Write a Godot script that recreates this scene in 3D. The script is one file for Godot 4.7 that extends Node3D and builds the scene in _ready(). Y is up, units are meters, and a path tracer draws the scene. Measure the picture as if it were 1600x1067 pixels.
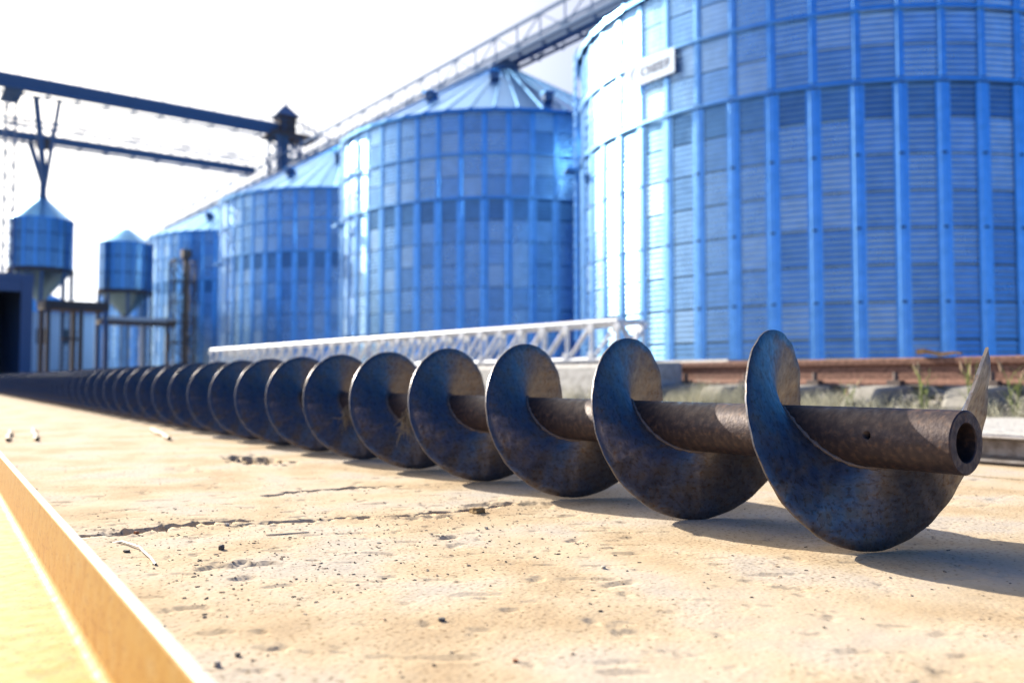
extends Node3D

const ROW := 0.03456          # the silo row, the kerb and the track run 1.98 degrees left of the auger
const RS := 7.2               # silo radius
const UNIT := 7.5             # scale of the row
const TIER := 0.8
const BASE_Y := 0.35
const COLS := 51
const AUGER_X := 1.388
const PITCH := 0.418

var mats := {}
var used_names := {}
var unit_box: BoxMesh
var unit_tube: CylinderMesh
var rng := RandomNumberGenerator.new()

# ------------------------------------------------------------------ helpers
func numbered(n: String) -> String:
	if not used_names.has(n):
		used_names[n] = 0
		return n
	used_names[n] += 1
	return "%s_%03d" % [n, used_names[n]]

func tag(o: Node, label: String, category: String, group := "", kind := "") -> void:
	if label != "": o.set_meta("label", label)
	if category != "": o.set_meta("category", category)
	if group != "": o.set_meta("group", group)
	if kind != "": o.set_meta("kind", kind)

func thing(n: String, label: String, category: String, at := Vector3.ZERO, turn := 0.0, group := "") -> Node3D:
	var o := Node3D.new()
	o.name = numbered(n)
	add_child(o)
	o.position = at
	o.rotation.y = turn
	tag(o, label, category, group)
	return o

func row(lat: float, y: float, along: float) -> Vector3:
	return Vector3(lat * cos(ROW) - along * sin(ROW), y, -lat * sin(ROW) - along * cos(ROW))

func part(parent: Node, n: String, mesh: Mesh, m: Material, xf := Transform3D.IDENTITY) -> MeshInstance3D:
	var o := MeshInstance3D.new()
	o.name = n
	o.mesh = mesh
	if m: o.material_override = m
	o.transform = xf
	parent.add_child(o, true)
	return o

func box(parent: Node, n: String, c: Vector3, s: Vector3, m: Material) -> MeshInstance3D:
	return part(parent, n, unit_box, m, Transform3D(Basis.from_scale(s), c))

func bar(parent: Node, n: String, a: Vector3, b: Vector3, w: float, h: float, m: Material, rnd := false) -> MeshInstance3D:
	var d := b - a
	var l := d.length()
	var y := d / l
	var x := y.cross(Vector3.UP)
	if x.length() < 0.01: x = Vector3.RIGHT
	x = x.normalized()
	var z := x.cross(y)
	return part(parent, n, unit_tube if rnd else unit_box, m, Transform3D(Basis(x * w, y * l, z * h), (a + b) * 0.5))

func noise(seed_: int, freq: float, oct := 4, type := FastNoiseLite.TYPE_SIMPLEX_SMOOTH) -> FastNoiseLite:
	var f := FastNoiseLite.new()
	f.seed = seed_
	f.frequency = freq
	f.noise_type = type
	f.fractal_octaves = oct
	return f

func lin(r: float, g: float, b: float) -> Color:
	return Color(r, g, b).linear_to_srgb()

func noise_tex(seed_: int, freq: float, oct: int, offs: Array, cols: Array, size := 512, type := FastNoiseLite.TYPE_SIMPLEX_SMOOTH) -> NoiseTexture2D:
	var t := NoiseTexture2D.new()
	t.width = size
	t.height = size
	t.seamless = true
	t.seamless_blend_skirt = 0.2
	t.noise = noise(seed_, freq, oct, type)
	var g := Gradient.new()
	g.offsets = PackedFloat32Array(offs)
	var cc := PackedColorArray()
	for c in cols: cc.append(c)
	g.colors = cc
	t.color_ramp = g
	return t

func grey(v: float) -> Color:
	return Color(v, v, v)

func mat(n: String, c: Color, rough: float, metal := 0.0) -> StandardMaterial3D:
	var m := StandardMaterial3D.new()
	m.resource_name = n
	m.albedo_color = c
	m.roughness = rough
	m.metallic = metal
	mats[n] = m
	return m

func tri(m: StandardMaterial3D, s: float, world := true) -> void:
	m.uv1_triplanar = true
	m.uv1_world_triplanar = world
	m.uv1_scale = Vector3(s, s, s)

# a mesh from a grid of points; rows[i][j], smooth
func grid_mesh(pts: Array, flip := false, closed_u := false) -> ArrayMesh:
	var st := SurfaceTool.new()
	st.begin(Mesh.PRIMITIVE_TRIANGLES)
	add_grid(st, pts, flip)
	st.generate_normals()
	return st.commit()

func add_grid(st: SurfaceTool, pts: Array, flip := false, smooth := 0) -> void:
	st.set_smooth_group(smooth)
	for i in pts.size() - 1:
		var a: PackedVector3Array = pts[i]
		var b: PackedVector3Array = pts[i + 1]
		for j in a.size() - 1:
			var q := [a[j], a[j + 1], b[j + 1], a[j], b[j + 1], b[j]]
			if flip: q = [a[j], b[j + 1], a[j + 1], a[j], b[j], b[j + 1]]
			for v in q: st.add_vertex(v)

# extrude a closed 2D outline (x, y) along z from z0 to z1, flat shaded
func prism(outline: PackedVector2Array, z0: float, z1: float) -> ArrayMesh:
	var st := SurfaceTool.new()
	st.begin(Mesh.PRIMITIVE_TRIANGLES)
	st.set_smooth_group(-1)
	var n := outline.size()
	for i in n:
		var p := outline[i]
		var q := outline[(i + 1) % n]
		for v in [Vector3(p.x, p.y, z0), Vector3(q.x, q.y, z0), Vector3(q.x, q.y, z1), Vector3(p.x, p.y, z0), Vector3(q.x, q.y, z1), Vector3(p.x, p.y, z1)]:
			st.add_vertex(v)
	var idx := Geometry2D.triangulate_polygon(outline)
	for k in range(0, idx.size(), 3):
		for s in [0, 2, 1]:
			var p := outline[idx[k + s]]
			st.add_vertex(Vector3(p.x, p.y, z0))
		for s in [0, 1, 2]:
			var p := outline[idx[k + s]]
			st.add_vertex(Vector3(p.x, p.y, z1))
	st.generate_normals()
	return st.commit()

# swept round tube through points with radii
func tube(pts: Array, radii: Array, sides := 6) -> ArrayMesh:
	var rows_: Array = []
	for i in pts.size():
		var p: Vector3 = pts[i]
		var d: Vector3 = (pts[min(i + 1, pts.size() - 1)] - pts[max(i - 1, 0)]).normalized()
		var x := d.cross(Vector3(0.3, 0.9, 0.2)).normalized()
		var y := d.cross(x)
		var ring := PackedVector3Array()
		for s in sides + 1:
			var a := TAU * s / sides
			ring.append(p + (x * cos(a) + y * sin(a)) * float(radii[i]))
		rows_.append(ring)
	return grid_mesh(rows_)

func lathe(profile: Array, sides := 32, from := 0.0, to := TAU) -> ArrayMesh:
	var st := SurfaceTool.new()
	st.begin(Mesh.PRIMITIVE_TRIANGLES)
	for k in profile.size() - 1:
		var rr: Array = []
		for v in [profile[k], profile[k + 1]]:
			var ring := PackedVector3Array()
			for s in sides + 1:
				var a: float = from + (to - from) * s / sides
				ring.append(Vector3(v.x * sin(a), v.y, v.x * cos(a)))
			rr.append(ring)
		add_grid(st, rr, true, k)
	st.generate_normals()
	return st.commit()

func rock(seed_: int, rough := 0.3, sub := 1) -> ArrayMesh:
	var sp := SphereMesh.new()
	sp.radius = 0.5
	sp.height = 1.0
	sp.radial_segments = 7 + sub * 2
	sp.rings = 4 + sub
	var nz := noise(seed_, 0.9, 2)
	var arr := sp.get_mesh_arrays()
	var vs: PackedVector3Array = arr[Mesh.ARRAY_VERTEX]
	var idx: PackedInt32Array = arr[Mesh.ARRAY_INDEX]
	var st := SurfaceTool.new()
	st.begin(Mesh.PRIMITIVE_TRIANGLES)
	st.set_smooth_group(-1)
	for i in idx:
		var v := vs[i]
		var f := 1.0 + rough * 2.2 * nz.get_noise_3d(v.x * 2.0, v.y * 2.0, v.z * 2.0)
		v *= f
		v.x = clampf(v.x, -0.42, 0.40)
		v.z = clampf(v.z, -0.38, 0.43)
		v.y = clampf(v.y, -0.40, 0.36)
		st.add_vertex(v)
	st.generate_normals()
	return st.commit()

# ------------------------------------------------------------------ materials
func make_materials() -> void:
	# galvanised sheet and zinc parts, a few tones, sky reflection tinted in as blue
	var zinc_rough := noise_tex(11, 0.02, 4, [0.2, 0.8], [grey(0.75), grey(1.0)], 512)
	var zinc_tone := noise_tex(12, 0.012, 5, [0.25, 0.5, 0.8], [grey(0.92), grey(0.97), grey(1.0)], 512)
	var tones := [lin(0.33, 0.58, 0.90), lin(0.25, 0.48, 0.80), lin(0.42, 0.66, 0.94), lin(0.30, 0.56, 0.92)]
	for i in 4:
		var m := mat("galvanised_sheet_%d" % i, tones[i], 0.33 + 0.02 * i, 0.95)
		m.roughness_texture = zinc_rough
		m.albedo_texture = zinc_tone
		tri(m, 0.35)
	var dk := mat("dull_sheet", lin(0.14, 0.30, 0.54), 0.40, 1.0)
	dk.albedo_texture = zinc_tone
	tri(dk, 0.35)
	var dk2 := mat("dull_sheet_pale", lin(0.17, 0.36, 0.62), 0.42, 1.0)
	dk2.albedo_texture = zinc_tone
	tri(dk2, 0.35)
	var sf := mat("stiffener_zinc", lin(0.27, 0.56, 0.92), 0.36, 1.0)
	sf.albedo_texture = zinc_tone
	tri(sf, 0.5)
	var rf := mat("roof_zinc", lin(0.18, 0.48, 0.86), 0.30, 1.0)  # zinc tinted blue, the reflected sky put into its colour
	rf.albedo_texture = zinc_tone
	tri(rf, 0.3)
	mat("bolt_steel", lin(0.05, 0.07, 0.12), 0.6, 0.5)
	var hz := mat("hopper_zinc", lin(0.24, 0.40, 0.58), 0.36, 1.0)
	hz.albedo_texture = zinc_tone
	tri(hz, 0.6)
	mat("frame_steel", lin(0.11, 0.18, 0.30), 0.75, 0.0).metallic_specular = 0.2
	mat("brown_steel", lin(0.11, 0.08, 0.07), 0.7, 0.2)
	mat("grating", lin(0.10, 0.11, 0.13), 0.6, 0.5)
	var wp := mat("white_paint", lin(0.84, 0.84, 0.83), 0.35)
	wp.albedo_texture = noise_tex(21, 0.03, 4, [0.2, 0.5, 0.9], [grey(0.82), grey(0.95), grey(1.0)], 256)
	tri(wp, 1.2)
	mat("sign_plate", lin(0.36, 0.44, 0.56), 0.5, 0.3)
	mat("sign_ink", lin(0.06, 0.09, 0.16), 0.6)
	mat("dark_inside_pane", lin(0.05, 0.06, 0.07), 0.15)  # near black stands for the unlit room behind the panes
	mat("shed_blue", lin(0.07, 0.12, 0.24), 0.6)
	mat("shed_wall", lin(0.35, 0.45, 0.60), 0.6)
	# worn steel of the auger flights: bluish mill scale with rust freckles
	var fl := mat("flight_steel", Color.WHITE, 1.0, 1.0)
	fl.albedo_texture = noise_tex(31, 0.010, 6, [0.0, 0.35, 0.55, 0.70, 1.0],
		[lin(0.085, 0.085, 0.11), lin(0.11, 0.107, 0.125), lin(0.14, 0.13, 0.135), lin(0.125, 0.10, 0.085), lin(0.13, 0.085, 0.058)], 1024)
	fl.detail_enabled = true
	fl.detail_blend_mode = BaseMaterial3D.BLEND_MODE_MUL
	fl.detail_albedo = noise_tex(32, 0.035, 6, [0.0, 0.22, 0.31, 0.38, 1.0], [lin(1.0, 0.5, 0.25), lin(0.75, 0.5, 0.35), lin(0.7, 0.62, 0.55), grey(1.0), grey(1.0)], 1024)
	fl.uv2_triplanar = true
	fl.uv2_world_triplanar = true
	fl.uv2_scale = Vector3(3.1, 3.1, 3.1)
	fl.metallic_texture = noise_tex(31, 0.010, 6, [0.0, 0.6, 0.8], [grey(0.95), grey(0.85), grey(0.5)], 1024)
	fl.roughness_texture = noise_tex(33, 0.02, 5, [0.2, 0.55, 0.8], [grey(0.30), grey(0.42), grey(0.60)], 1024)
	fl.heightmap_enabled = true
	fl.heightmap_texture = noise_tex(34, 0.05, 4, [0.2, 0.8], [grey(0.0), grey(1.0)], 512)
	fl.heightmap_scale = 0.03
	tri(fl, 2.2)
	var pp := mat("pipe_steel", Color.WHITE, 1.0, 1.0)
	pp.albedo_texture = noise_tex(41, 0.02, 6, [0.0, 0.3, 0.48, 0.6, 0.72, 1.0],
		[lin(0.04, 0.029, 0.032), lin(0.046, 0.033, 0.034), lin(0.053, 0.036, 0.035), lin(0.06, 0.039, 0.034), lin(0.08, 0.046, 0.034), lin(0.14, 0.062, 0.03)], 1024)
	pp.metallic_texture = noise_tex(41, 0.02, 6, [0.0, 0.5, 0.7], [grey(0.6), grey(0.5), grey(0.2)], 1024)
	pp.roughness_texture = noise_tex(43, 0.03, 4, [0.2, 0.8], [grey(0.42), grey(0.66)], 512)
	pp.heightmap_enabled = true
	pp.heightmap_texture = noise_tex(44, 0.08, 4, [0.2, 0.8], [grey(0.0), grey(1.0)], 512)
	pp.heightmap_scale = 0.03
	tri(pp, 2.7)
	mat("weld_metal", lin(0.17, 0.13, 0.11), 0.6, 0.5)
	# dusty concrete
	var sl := mat("dusty_concrete", Color.WHITE, 0.97)
	sl.metallic_specular = 0.2
	sl.albedo_texture = noise_tex(51, 0.0045, 8, [0.0, 0.30, 0.45, 0.56, 0.70, 1.0],
		[lin(0.39, 0.28, 0.17), lin(0.45, 0.345, 0.225), lin(0.485, 0.385, 0.265), lin(0.495, 0.40, 0.29), lin(0.475, 0.40, 0.315), lin(0.42, 0.38, 0.33)], 1024)
	sl.detail_enabled = true
	sl.detail_blend_mode = BaseMaterial3D.BLEND_MODE_MUL
	sl.detail_albedo = noise_tex(52, 0.14, 3, [0.0, 0.22, 0.27, 0.38, 0.8, 1.0], [lin(0.25, 0.22, 0.20), lin(0.45, 0.41, 0.37), lin(0.90, 0.88, 0.85), grey(0.97), grey(1.0), grey(1.0)], 1024)
	sl.uv2_triplanar = true
	sl.uv2_world_triplanar = true
	sl.uv2_scale = Vector3(2.1, 2.1, 2.1)
	sl.heightmap_enabled = true
	sl.heightmap_texture = noise_tex(53, 0.16, 4, [0.15, 0.85], [grey(0.0), grey(1.0)], 1024)
	sl.heightmap_scale = 0.06
	tri(sl, 0.62)
	var cc := mat("pale_concrete", Color.WHITE, 0.95)
	cc.albedo_texture = noise_tex(61, 0.02, 6, [0.0, 0.35, 0.6, 1.0], [lin(0.26, 0.24, 0.21), lin(0.38, 0.36, 0.33), lin(0.45, 0.43, 0.40), lin(0.50, 0.48, 0.45)], 512)
	cc.heightmap_enabled = true
	cc.heightmap_texture = noise_tex(62, 0.06, 5, [0.15, 0.85], [grey(0.0), grey(1.0)], 512)
	cc.heightmap_scale = 0.3
	tri(cc, 1.1)
	var sc := mat("sleeper_concrete", lin(0.62, 0.6, 0.56), 0.95)
	sc.albedo_texture = cc.albedo_texture
	tri(sc, 2.3)
	var gd := mat("bare_ground", Color.WHITE, 0.97)
	gd.albedo_texture = noise_tex(71, 0.012, 6, [0.0, 0.4, 0.6, 1.0], [lin(0.16, 0.12, 0.08), lin(0.24, 0.19, 0.13), lin(0.29, 0.23, 0.16), lin(0.20, 0.19, 0.11)], 512)
	tri(gd, 0.12)
	var bl := mat("ballast_dirt", Color.WHITE, 0.97)
	bl.albedo_texture = noise_tex(72, 0.03, 6, [0.0, 0.4, 0.6, 1.0], [lin(0.07, 0.06, 0.05), lin(0.15, 0.13, 0.11), lin(0.22, 0.20, 0.17), lin(0.27, 0.25, 0.2)], 512)
	tri(bl, 0.8)
	mat("gravel_stone", lin(0.25, 0.23, 0.21), 0.95).vertex_color_use_as_albedo = true
	mat("grit", lin(0.20, 0.18, 0.16), 0.95).vertex_color_use_as_albedo = true
	var rs := mat("rail_rust", Color.WHITE, 0.8, 0.1)
	rs.albedo_texture = noise_tex(81, 0.03, 5, [0.0, 0.4, 0.6, 1.0], [lin(0.09, 0.045, 0.03), lin(0.16, 0.075, 0.05), lin(0.22, 0.11, 0.075), lin(0.30, 0.17, 0.12)], 512)
	tri(rs, 2.0)
	var ch := mat("old_channel_steel", Color.WHITE, 0.55, 0.6)
	ch.albedo_texture = noise_tex(82, 0.02, 5, [0.0, 0.4, 0.6, 1.0], [lin(0.14, 0.11, 0.09), lin(0.24, 0.21, 0.19), lin(0.32, 0.29, 0.27), lin(0.40, 0.37, 0.34)], 512)
	tri(ch, 1.5)
	# yellow paint, dusty and chipped
	var yp := mat("yellow_paint", Color.WHITE, 0.75)
	yp.metallic_specular = 0.35
	yp.albedo_texture = noise_tex(91, 0.010, 6, [0.0, 0.30, 0.5, 0.70, 1.0],
		[lin(0.34, 0.16, 0.025), lin(0.42, 0.225, 0.04), lin(0.45, 0.25, 0.047), lin(0.45, 0.26, 0.06), lin(0.45, 0.29, 0.10)], 1024)
	yp.detail_enabled = true
	yp.detail_blend_mode = BaseMaterial3D.BLEND_MODE_MUL
	yp.detail_albedo = noise_tex(92, 0.10, 4, [0.0, 0.22, 0.27, 1.0], [lin(0.30, 0.18, 0.12), lin(0.6, 0.42, 0.32), grey(1.0), grey(1.0)], 512)
	yp.uv2_triplanar = true
	yp.uv2_world_triplanar = true
	yp.uv2_scale = Vector3(4, 4, 4)
	yp.roughness_texture = noise_tex(93, 0.03, 4, [0.2, 0.8], [grey(0.8), grey(1.0)], 512)
	yp.heightmap_enabled = true
	yp.heightmap_texture = noise_tex(94, 0.05, 4, [0.2, 0.8], [grey(0.0), grey(1.0)], 512)
	yp.heightmap_scale = 0.01
	tri(yp, 2.0)
	mat("sun_glint_steel", lin(0.62, 0.58, 0.50), 0.38, 0.6)  # pale tone carries the sunlit rim of the yellow beam
	var wd := mat("brown_wood", Color.WHITE, 0.85)
	wd.albedo_texture = noise_tex(95, 0.03, 4, [0.2, 0.8], [lin(0.17, 0.09, 0.04), lin(0.36, 0.22, 0.10)], 256)
	tri(wd, 5.0)
	mat("pale_stick", lin(0.55, 0.47, 0.36), 0.85)
	mat("white_wire", lin(0.62, 0.60, 0.57), 0.6)
	mat("brown_stone", lin(0.27, 0.17, 0.07), 0.9)
	mat("grey_stone", lin(0.11, 0.105, 0.10), 0.9)
	mat("pale_stone", lin(0.42, 0.38, 0.32), 0.9)
	mat("rust_chip", lin(0.28, 0.10, 0.04), 0.9)
	var st := mat("dry_straw", lin(0.26, 0.20, 0.125), 0.9)
	st.backlight_enabled = true
	st.backlight = lin(0.06, 0.045, 0.025)
	var dg := mat("dry_grass_blade", lin(0.42, 0.40, 0.30), 0.9)
	dg.backlight_enabled = true
	dg.backlight = lin(0.16, 0.15, 0.10)
	var gw := mat("weed_green", lin(0.16, 0.19, 0.07), 0.8)
	gw.backlight_enabled = true
	gw.backlight = lin(0.14, 0.17, 0.05)
	mat("weed_seed", lin(0.30, 0.20, 0.13), 0.9)

# ------------------------------------------------------------------ the silos
func panel_mesh(dphi: float) -> ArrayMesh:
	var rows_: Array = []
	var waves := 6
	var steps := waves * 5
	for i in steps + 1:
		var t := float(i) / steps
		var y := 0.014 + (TIER - 0.028) * t
		var r := RS + 0.0095 * sin(TAU * waves * t)
		var ring := PackedVector3Array()
		for s in 3:
			var a := -dphi * 0.5 + dphi * s / 2.0
			ring.append(Vector3(r * sin(a), y, r * cos(a)))
		rows_.append(ring)
	return grid_mesh(rows_, true)

func make_silo() -> Node3D:
	var s := thing("grain_silo", "", "silo")
	var dphi := TAU / COLS
	var pm := panel_mesh(dphi)
	var vis := 24
	var tiers := 12
	var ring_tier := 8
	rng.seed = 77
	for c in vis:
		var a := (c - (vis - 1) * 0.5) * dphi
		for t in tiers:
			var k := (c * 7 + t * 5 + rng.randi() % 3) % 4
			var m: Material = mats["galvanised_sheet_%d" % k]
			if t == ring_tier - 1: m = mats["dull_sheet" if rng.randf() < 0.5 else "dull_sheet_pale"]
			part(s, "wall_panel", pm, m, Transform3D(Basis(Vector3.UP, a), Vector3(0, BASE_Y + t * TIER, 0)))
	# the side turned away
	var half := vis * 0.5 * dphi
	var back := part(s, "rear_wall", lathe([Vector2(RS, BASE_Y), Vector2(RS, BASE_Y + tiers * TIER)], 30, half, TAU - half), mats["galvanised_sheet_0"])
	back.set_meta("kind", "stuff")
	# stiffeners: wide below the wind ring, slim above
	var ring_y := BASE_Y + ring_tier * TIER
	var top_y := BASE_Y + tiers * TIER
	for c in vis + 1:
		var a := (c - vis * 0.5) * dphi
		var b := Basis(Vector3.UP, a)
		part(s, "stiffener", stiff_mesh(0.105, 0.06, ring_y - 0.05), mats["stiffener_zinc"], Transform3D(b, Vector3(0, 0, 0)))
		part(s, "upper_stiffener", stiff_mesh(0.065, 0.05, top_y - ring_y - 0.06), mats["stiffener_zinc"], Transform3D(b, Vector3(0, ring_y + 0.05, 0)))
		for y in [1.95, 3.55, 5.15, ring_y, 8.35]:
			var q := Vector3(0.15, 0.11, 0.09) if y == ring_y else Vector3(0.10, 0.05, 0.06)
			part(s, "splice_plate", unit_box, mats["bolt_steel"], Transform3D(b * Basis.from_scale(q), b * Vector3(0, y, RS + 0.05)))
	for y in [ring_y, 8.35]:
		part(s, "wind_ring", lathe([Vector2(RS + 0.03, y - 0.03), Vector2(RS + 0.1, y - 0.03), Vector2(RS + 0.1, y + 0.03), Vector2(RS + 0.03, y + 0.03)], 102), mats["stiffener_zinc"])
	# roof
	var rise := tan(deg_to_rad(30.0))
	var apex := top_y + 0.02 + (RS + 0.16) * rise
	var wedge := SurfaceTool.new()
	wedge.begin(Mesh.PRIMITIVE_TRIANGLES)
	wedge.set_smooth_group(-1)
	var prof := [Vector2(-0.5, 0.0), Vector2(0.36, 0.0), Vector2(0.39, 0.045), Vector2(0.47, 0.045), Vector2(0.5, 0.0)]
	var re := RS + 0.16
	var ri := 0.62
	var outer := PackedVector3Array()
	var inner := PackedVector3Array()
	var lip := PackedVector3Array()
	for p in prof:
		var a: float = p.x * dphi
		outer.append(Vector3(re * sin(a), top_y + 0.02 + p.y, re * cos(a)))
		lip.append(Vector3(re * sin(a), top_y - 0.09 + p.y, re * cos(a)))
		inner.append(Vector3(ri * sin(a), apex - ri * rise + p.y * 0.5, ri * cos(a)))
	add_grid(wedge, [lip, outer, inner], true, 4294967295)
	wedge.generate_normals()
	var wm := wedge.commit()
	for c in COLS:
		part(s, "roof_panel", wm, mats["roof_zinc"], Transform3D(Basis(Vector3.UP, c * dphi), Vector3.ZERO))
	part(s, "roof_collar", lathe([Vector2(0.62, apex - 0.62 * rise - 0.06), Vector2(0.72, apex - 0.62 * rise + 0.1), Vector2(0.7, apex - 0.05), Vector2(0.3, apex + 0.12), Vector2(0.0, apex + 0.12)], 28), mats["frame_steel"])
	for v in [[-0.62, 5.2], [0.25, 6.2], [-0.15, 3.0], [0.9, 4.6]]:
		var b := Basis(Vector3.UP, v[0])
		var y: float = apex - v[1] * rise
		var vent := part(s, "roof_vent", unit_box, mats["frame_steel"], Transform3D(b * Basis.from_scale(Vector3(0.36, 0.3, 0.4)), b * Vector3(0, y + 0.12, v[1])))
		part(vent, "vent_hood", unit_box, mats["roof_zinc"], Transform3D(Basis.from_scale(Vector3(1.25, 0.12, 1.4)), Vector3(0, 0.5, 0.15)))
	# concrete ring under the wall
	part(s, "foundation", lathe([Vector2(RS + 0.35, -0.02), Vector2(RS + 0.35, BASE_Y - 0.06), Vector2(RS + 0.3, BASE_Y - 0.02), Vector2(RS - 0.2, BASE_Y - 0.02)], 72), mats["pale_concrete"])
	# ladder and small landing on the sunny side
	var la := -1.12
	var lb := Basis(Vector3.UP, la)
	var lad := part(s, "ladder", unit_box, mats["stiffener_zinc"], Transform3D(lb * Basis.from_scale(Vector3(0.05, top_y - 1.4, 0.05)), lb * Vector3(-0.22, (top_y + 1.4) * 0.5, RS + 0.28)))
	lad.set_meta("label", "vertical ladder up the silo wall")
	part(s, "ladder_rail", unit_box, mats["stiffener_zinc"], Transform3D(lb * Basis.from_scale(Vector3(0.05, top_y - 1.4, 0.05)), lb * Vector3(0.22, (top_y + 1.4) * 0.5, RS + 0.28)))
	for k in 28:
		part(s, "ladder_rung", unit_box, mats["stiffener_zinc"], Transform3D(lb * Basis.from_scale(Vector3(0.4, 0.03, 0.03)), lb * Vector3(0, 1.5 + k * 0.3, RS + 0.28)))
	part(s, "ladder_landing", unit_box, mats["stiffener_zinc"], Transform3D(lb * Basis.from_scale(Vector3(0.7, 0.05, 0.45)), lb * Vector3(0.1, ring_y - 0.4, RS + 0.4)))
	return s

var stiff_cache := {}
func stiff_mesh(hw: float, d: float, h: float) -> ArrayMesh:
	var key := "%f_%f" % [hw, h]
	if stiff_cache.has(key): return stiff_cache[key]
	var y0 := BASE_Y if h > 5.0 else 0.0
	var y1 := h if h > 5.0 else h
	var prof := [Vector2(-hw * 1.5, 0.02), Vector2(-hw * 0.95, 0.022), Vector2(-hw * 0.6, d), Vector2(hw * 0.6, d), Vector2(hw * 0.95, 0.022), Vector2(hw * 1.5, 0.02)]
	var lo := PackedVector3Array()
	var hi := PackedVector3Array()
	for p in prof:
		lo.append(Vector3(p.x, y0, RS + p.y))
		hi.append(Vector3(p.x, y1, RS + p.y))
	var st := SurfaceTool.new()
	st.begin(Mesh.PRIMITIVE_TRIANGLES)
	add_grid(st, [lo, hi], true, 4294967295)
	st.generate_normals()
	stiff_cache[key] = st.commit()
	return stiff_cache[key]

func silo_at(s: Node3D, z: float, phase: float) -> void:
	var c := row(3.02 * UNIT, 0.0, z * UNIT)
	s.position = c
	# panels face the viewer's side of the yard
	var base_turn := atan2(-c.x, -c.z)
	var dphi := TAU / COLS
	s.rotation.y = base_turn + phase * dphi

# ------------------------------------------------------------------ overhead galleries
# a conveyor with walkway and handrail from a to b (row coordinates already turned into points)
func gallery(n: String, label: String, a: Vector3, b: Vector3, boxed: bool, group := "") -> Node3D:
	var g := thing(n, label, "conveyor", a, 0.0, group)
	var d := b - a
	var l := d.length()
	g.rotation.y = atan2(-d.x, -d.z)
	# local: runs along -z from 0 to -l
	var fm: Material = mats["frame_steel"]
	if boxed:
		box(g, "conveyor_housing", Vector3(0.0, 0.40, -l * 0.5), Vector3(0.5, 0.72, l), fm)
		box(g, "housing_cover", Vector3(0.0, 0.80, -l * 0.5), Vector3(0.60, 0.06, l), mats["hopper_zinc"])
	else:
		box(g, "conveyor_housing", Vector3(0.2, 0.26, -l * 0.5), Vector3(0.5, 0.44, l), fm)
	for s in [-1, 1]:
		box(g, "lower_chord", Vector3(s * 0.62, -0.04, -l * 0.5), Vector3(0.09, 0.14, l), fm)
		box(g, "handrail", Vector3(s * 0.64, 1.08, -l * 0.5), Vector3(0.08, 0.14 if not boxed else 0.05, l), fm)
		if boxed: box(g, "middle_rail", Vector3(s * 0.64, 0.62, -l * 0.5), Vector3(0.035, 0.035, l), fm)
	box(g, "walkway_grating", Vector3(-0.43, 0.05, -l * 0.5), Vector3(0.32, 0.03, l), mats["grating"])
	var k := 0.3
	var n_ := 0
	while k < l:
		for s in [-1, 1]:
			box(g, "handrail_post", Vector3(s * 0.64, 0.53, -k), Vector3(0.05, 1.0, 0.05), fm)
			if not boxed and k + 1.6 < l:
				var up := n_ % 2 == 0
				bar(g, "truss_diagonal", Vector3(s * 0.64, 0.04 if up else 1.03, -k - 0.04), Vector3(s * 0.64, 1.03 if up else 0.04, -k - 1.56), 0.045, 0.045, fm)
		box(g, "cross_beam", Vector3(0, -0.155, -k), Vector3(1.3, 0.08, 0.08), fm)
		k += 1.6
		n_ += 1
	return g

# a lattice mast between y0 and y1 at the node's origin
func lattice(p: Node3D, w: float, y0: float, y1: float, bay: float, t: float, m: Material) -> void:
	for sx in [-1, 1]:
		for sz in [-1, 1]:
			box(p, "leg", Vector3(sx * w * 0.5, (y0 + y1) * 0.5, sz * w * 0.5), Vector3(t, y1 - y0, t), m)
	var y := y0
	var k := 0
	while y + bay <= y1 + 0.01:
		for s in [-1, 1]:
			var e := 1 if (k % 2) == 0 else -1
			bar(p, "brace", Vector3(-e * w * 0.5, y, s * w * 0.5), Vector3(e * w * 0.5, y + bay, s * w * 0.5), t * 0.6, t * 0.6, m)
			bar(p, "brace", Vector3(s * w * 0.5, y, -e * w * 0.5), Vector3(s * w * 0.5, y + bay, e * w * 0.5), t * 0.6, t * 0.6, m)
			box(p, "strut", Vector3(0, y + bay, s * w * 0.5), Vector3(w - t, t * 0.7, t * 0.7), m)
			box(p, "strut", Vector3(s * w * 0.5, y + bay, 0), Vector3(t * 0.7, t * 0.7, w - t), m)
		y += bay
		k += 1

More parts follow.
